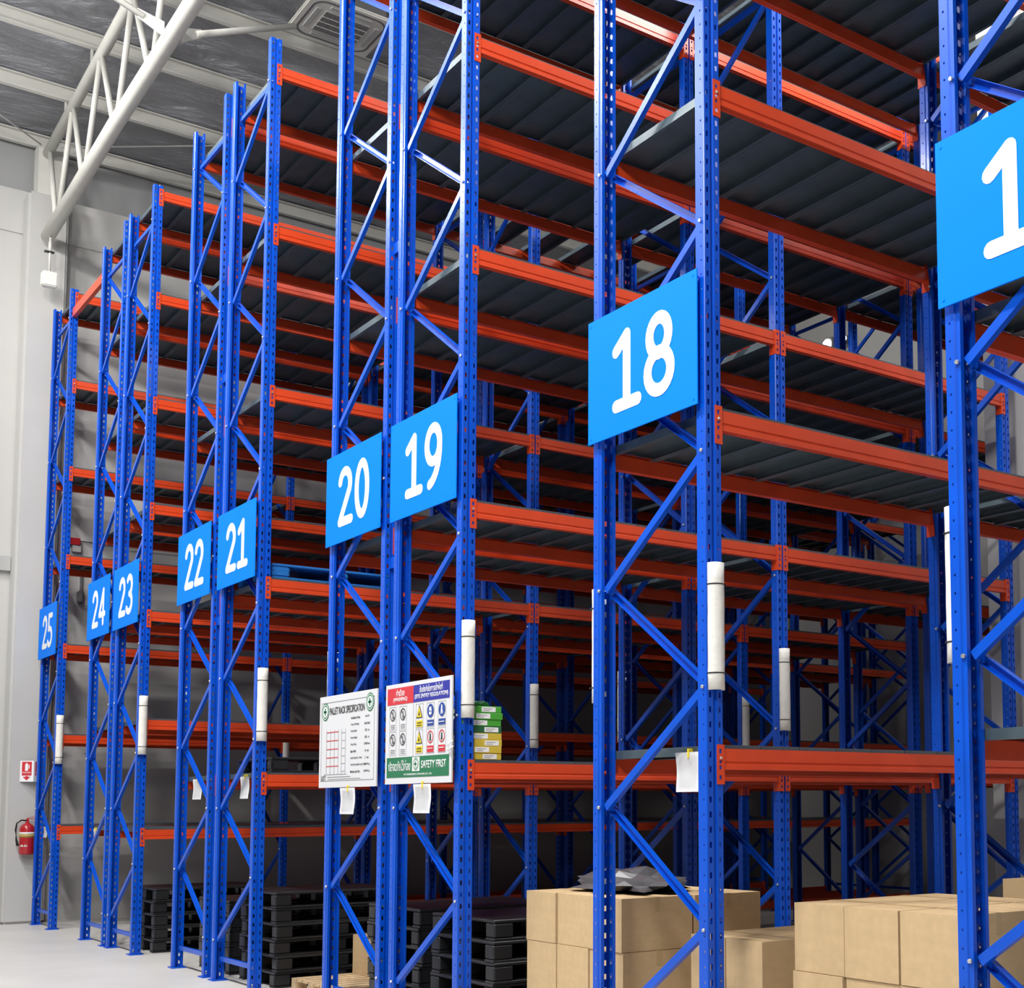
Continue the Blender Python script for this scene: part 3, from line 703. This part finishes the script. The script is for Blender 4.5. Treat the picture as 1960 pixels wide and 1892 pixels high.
# stacks of black plastic pallets on the floor under the racks
PPM = {}
def pallet_stack(x0, y0, n, where):
    X, Y, h = .9, 1.2, .14
    if not PPM:
        PPM['deck'] = boxmesh('deck', (0, X, 0, Y, h-.022, h-.001), BLACK, .005)
        PPM['foot_block'] = boxmesh('foot_block', (0, .12, 0, .15, .018, h-.023), BLACK, .01)
        PPM['runner'] = boxmesh('runner', (0, .12, 0, Y, 0, .0175), BLACK, .003)
    for i in range(n):
        t = empty('plastic_pallet', (x0+random.uniform(-.015, .015), y0+random.uniform(-.015, .015), i*h), 'black plastic pallet, %s from the floor in the stack %s' % (['first', 'second', 'third', 'fourth', 'fifth', 'sixth'][i], where), 'pallet', 'stacked black plastic pallets')
        obj('deck', PPM['deck'], t)
        for xx in (0, X/2-.06, X-.12):
            obj('runner', PPM['runner'], t, (xx, 0, 0))
            for yy in (0, Y/2-.075, Y-.15): obj('foot_block', PPM['foot_block'], t, (xx, yy, 0))
pallet_stack(-9.43, .25, 5, 'under rack twenty-two')
pallet_stack(-8.20, .25, 6, 'under rack twenty-one')
pallet_stack(-11.87, .25, 5, 'under rack twenty-three')
pallet_stack(-5.59, .35, 6, 'under rack twenty')
pallet_stack(-4.41, .3, 6, 'under rack nineteen')
# ------------------------------------------------------------------ things on the left wall
ex = empty('fire_extinguisher', (-15.90, -.07, .95), 'red fire extinguisher with black hose hung on the wall column beside rack twenty-five', 'extinguisher')
bm = bmesh.new(); lathe(bm, [(.055, 0), (.072, .012), (.075, .03), (.075, .34), (.068, .375), (.045, .405), (.022, .42), (.020, .44)], 24); obj('cylinder', mesh('cylinder', bm, RED), ex)
bm = bmesh.new(); lathe(bm, [(.0755, .23), (.0758, .23), (.0758, .275), (.0755, .275)], 24); obj('gold_band', mesh('gold_band', bm, GOLD), ex)
bm = bmesh.new(); lathe(bm, [(.0756, .275), (.0759, .275), (.0759, .30), (.0756, .30)], 24); obj('label_band', mesh('label_band', bm, WHITE), ex)
bm = bmesh.new(); box(bm, -.012, .012, -.012, .012, .44, .475); box(bm, -.012, .012, -.01, .13, .475, .484)
vs = [bm.verts.new(p) for p in ((-.01, 0, .488), (.01, 0, .488), (.01, .12, .515), (-.01, .12, .515), (-.01, 0, .494), (.01, 0, .494), (.01, .12, .521), (-.01, .12, .521))]
for f in ((0, 1, 2, 3), (4, 5, 6, 7), (0, 1, 5, 4), (1, 2, 6, 5), (2, 3, 7, 6), (3, 0, 4, 7)): bm.faces.new([vs[i] for i in f])
obj('handle', mesh('handle', bm, RED), ex)
bm = bmesh.new(); tube(bm, [(0, -.012, .455), (.01, -.06, .46), (.02, -.105, .42), (.02, -.115, .33), (.02, -.105, .2), (.02, -.09, .12)], [.01, .01, .01, .01, .01, .016], 8); obj('hose', mesh('hose', bm, BLACK), ex)
me = textmesh('FB-01', WHITE, .075, .028, .02, 0, x=0, z=.12)
for v in me.vertices:
    a = v.co.x/.0765-.62; v.co = Vector((.0765*math.cos(a), .0765*math.sin(a), v.co.z))
obj('lettering', me, ex); ex.scale = (1.3, 1.3, 1.03)
bm = bmesh.new(); box(bm, -.085, -.066, -.03, .03, .1, .3); obj('wall_bracket', mesh('wall_bracket', bm, BLACK), ex)
es = empty('extinguisher_sign', (-15.985, -.02, 1.955), 'projecting V shaped red and white extinguisher sign above the fire extinguisher', 'sign')
for s in (-1, 1):
    side = empty  # two plates meeting away from the column
    a = math.radians(45*s)
    bm = bmesh.new(); P0 = Vector((.11, 0, 0)); P1 = Vector((0, s*.15, 0)); n = Vector((P1.y-P0.y, P0.x-P1.x, 0)).normalized()*(1 if s > 0 else -1)
    def pl(u0, u1, z0, z1, off, m, nm):
        bm = bmesh.new(); d = P1-P0
        q = [P0+d*u0+n*off, P0+d*u1+n*off, P0+d*u1+n*(off+.002), P0+d*u0+n*(off+.002)]
        extrude_poly(bm, [(v.x, v.y) for v in q], 'z', z0, z1); return obj(nm, mesh(nm, bm, m), es)
    pl(0, 1, 0, .29, 0, WHITE, 'sign_plate')
    pl(.14, .86, .085, .275, .0022, PRED, 'red_panel')
    pl(.40, .62, .15, .24, .0045, WHITE, 'pictogram'); pl(.45, .57, .24, .255, .0045, WHITE, 'pictogram'); pl(.30, .36, .18, .235, .0045, WHITE, 'pictogram')
    pl(.2, .8, .13, .134, .0045, WHITE, 'caption_line'); pl(.2, .8, .118, .122, .0045, WHITE, 'caption_line')
    for k in range(5): pl(.5-.26+k*.052, .5+.26-k*.052, .058-k*.009, .067-k*.009, .0022, PRED, 'arrow')
    pl(.42, .58, .062, .078, .0022, PRED, 'arrow')
cb = empty('junction_box', (-15.6, -.11, 8.9), 'white box hanging on a pipe under the truss end at upper left', 'junction box')
obj('box_body', boxmesh('box_body', (-.07, .07, -.10, .10, 0, .21), GUARD, .015, 2), cb)
bm = bmesh.new(); tube(bm, [(0, 0, .20), (0, 0, .72)], .016, 10); tube(bm, [(0, 0, .50), (0, 0, .66)], .024, 10); obj('pipe', mesh('pipe', bm, TRUSS), cb)
bm = bmesh.new(); box(bm, -.03, .03, -.075, .055, .50, .515); tube(bm, [(0, 0, .70), (-.02, .02, .80), (0, .03, .86)], .008, 6); obj('clamp', mesh('clamp', bm, BLACK), cb)
o = obj('cable_duct', boxmesh('cable_duct', (-16.35, -16.27, -1.2, -.335, 4.93, 5.14), GREY, .003)); tag(o, 'grey metal duct on the left wall ending beside the column', 'duct')
eb = empty('alarm_box', (-16.345, .5, 5.30), 'small dark red alarm box with black cable on the wall behind rack twenty-five', 'alarm box')
obj('red_case', boxmesh('red_case', (0, .09, -.07, .07, .10, .2), RED, .004), eb)
obj('grey_case', boxmesh('grey_case', (0, .07, -.03, .09, 0, .10), GREY, .004), eb)
bm = bmesh.new(); tube(bm, [(.03, .07, .17), (.03, .5, .155), (.03, 1.5, .17), (.03, 3, .16)], .008, 6); obj('cable', mesh('cable', bm, BLACK), eb)
wl = empty('wall_lamp', (-16.35, .62, 4.55), 'grey arm lamp hanging on the left wall behind rack twenty-five', 'lamp')
bm = bmesh.new(); box(bm, 0, .03, -.02, .02, .18, .42); bevel(bm, .004); obj('arm', mesh('arm', bm, DGREY), wl)
bm = bmesh.new(); box(bm, .0, .07, -.06, .03, 0, .19); bevel(bm, .02, 2); obj('lamp_head', mesh('lamp_head', bm, DGREY), wl)
# flood lamps and tube light at the far end wall
for x, z, s, lab in ((-13.50, 10.2, .11, 'left and largest of the three bright flood lamps on the far wall'), (-13.16, 10.2, .045, 'middle of the three bright flood lamps on the far wall'), (-13.03, 10.2, .045, 'right of the three bright flood lamps on the far wall')):
    t = empty('flood_lamp', (x, YE-.3, z), lab, 'lamp', 'flood lamps on the far wall')
    obj('lamp_body', boxmesh('lamp_body', (-s*1.2, s*1.2, .02, .16, -s*1.2, s*1.2), DGREY, .01), t)
    bm = bmesh.new(); tube(bm, [(0, .02, 0), (0, 0, 0)], s, 20); obj('lamp_lens', mesh('lamp_lens', bm, GLOW), t)
    obj('lamp_arm', boxmesh('lamp_arm', (-.02, .02, .16, .3, -.02, .02), DGREY), t)
t = empty('tube_light', (-12.3, 11.9, 10.9), 'white tube light hanging near the ceiling above the far end', 'lamp')
bm = bmesh.new(); tube(bm, [(-.25, 0, 0), (.35, 0, -.02)], .022, 10); obj('tube', mesh('tube', bm, GLOW), t)
obj('fitting', boxmesh('fitting', (-.27, .37, -.03, .03, .026, .06), GUARD, .005), t)
for x in (-.2, .3):
    bm = bmesh.new(); tube(bm, [(x, 0, .06), (x, 0, roofz(-12.3+x)-10.9+.02)], .006, 6); obj('hanger', mesh('hanger', bm, DGREY), t)
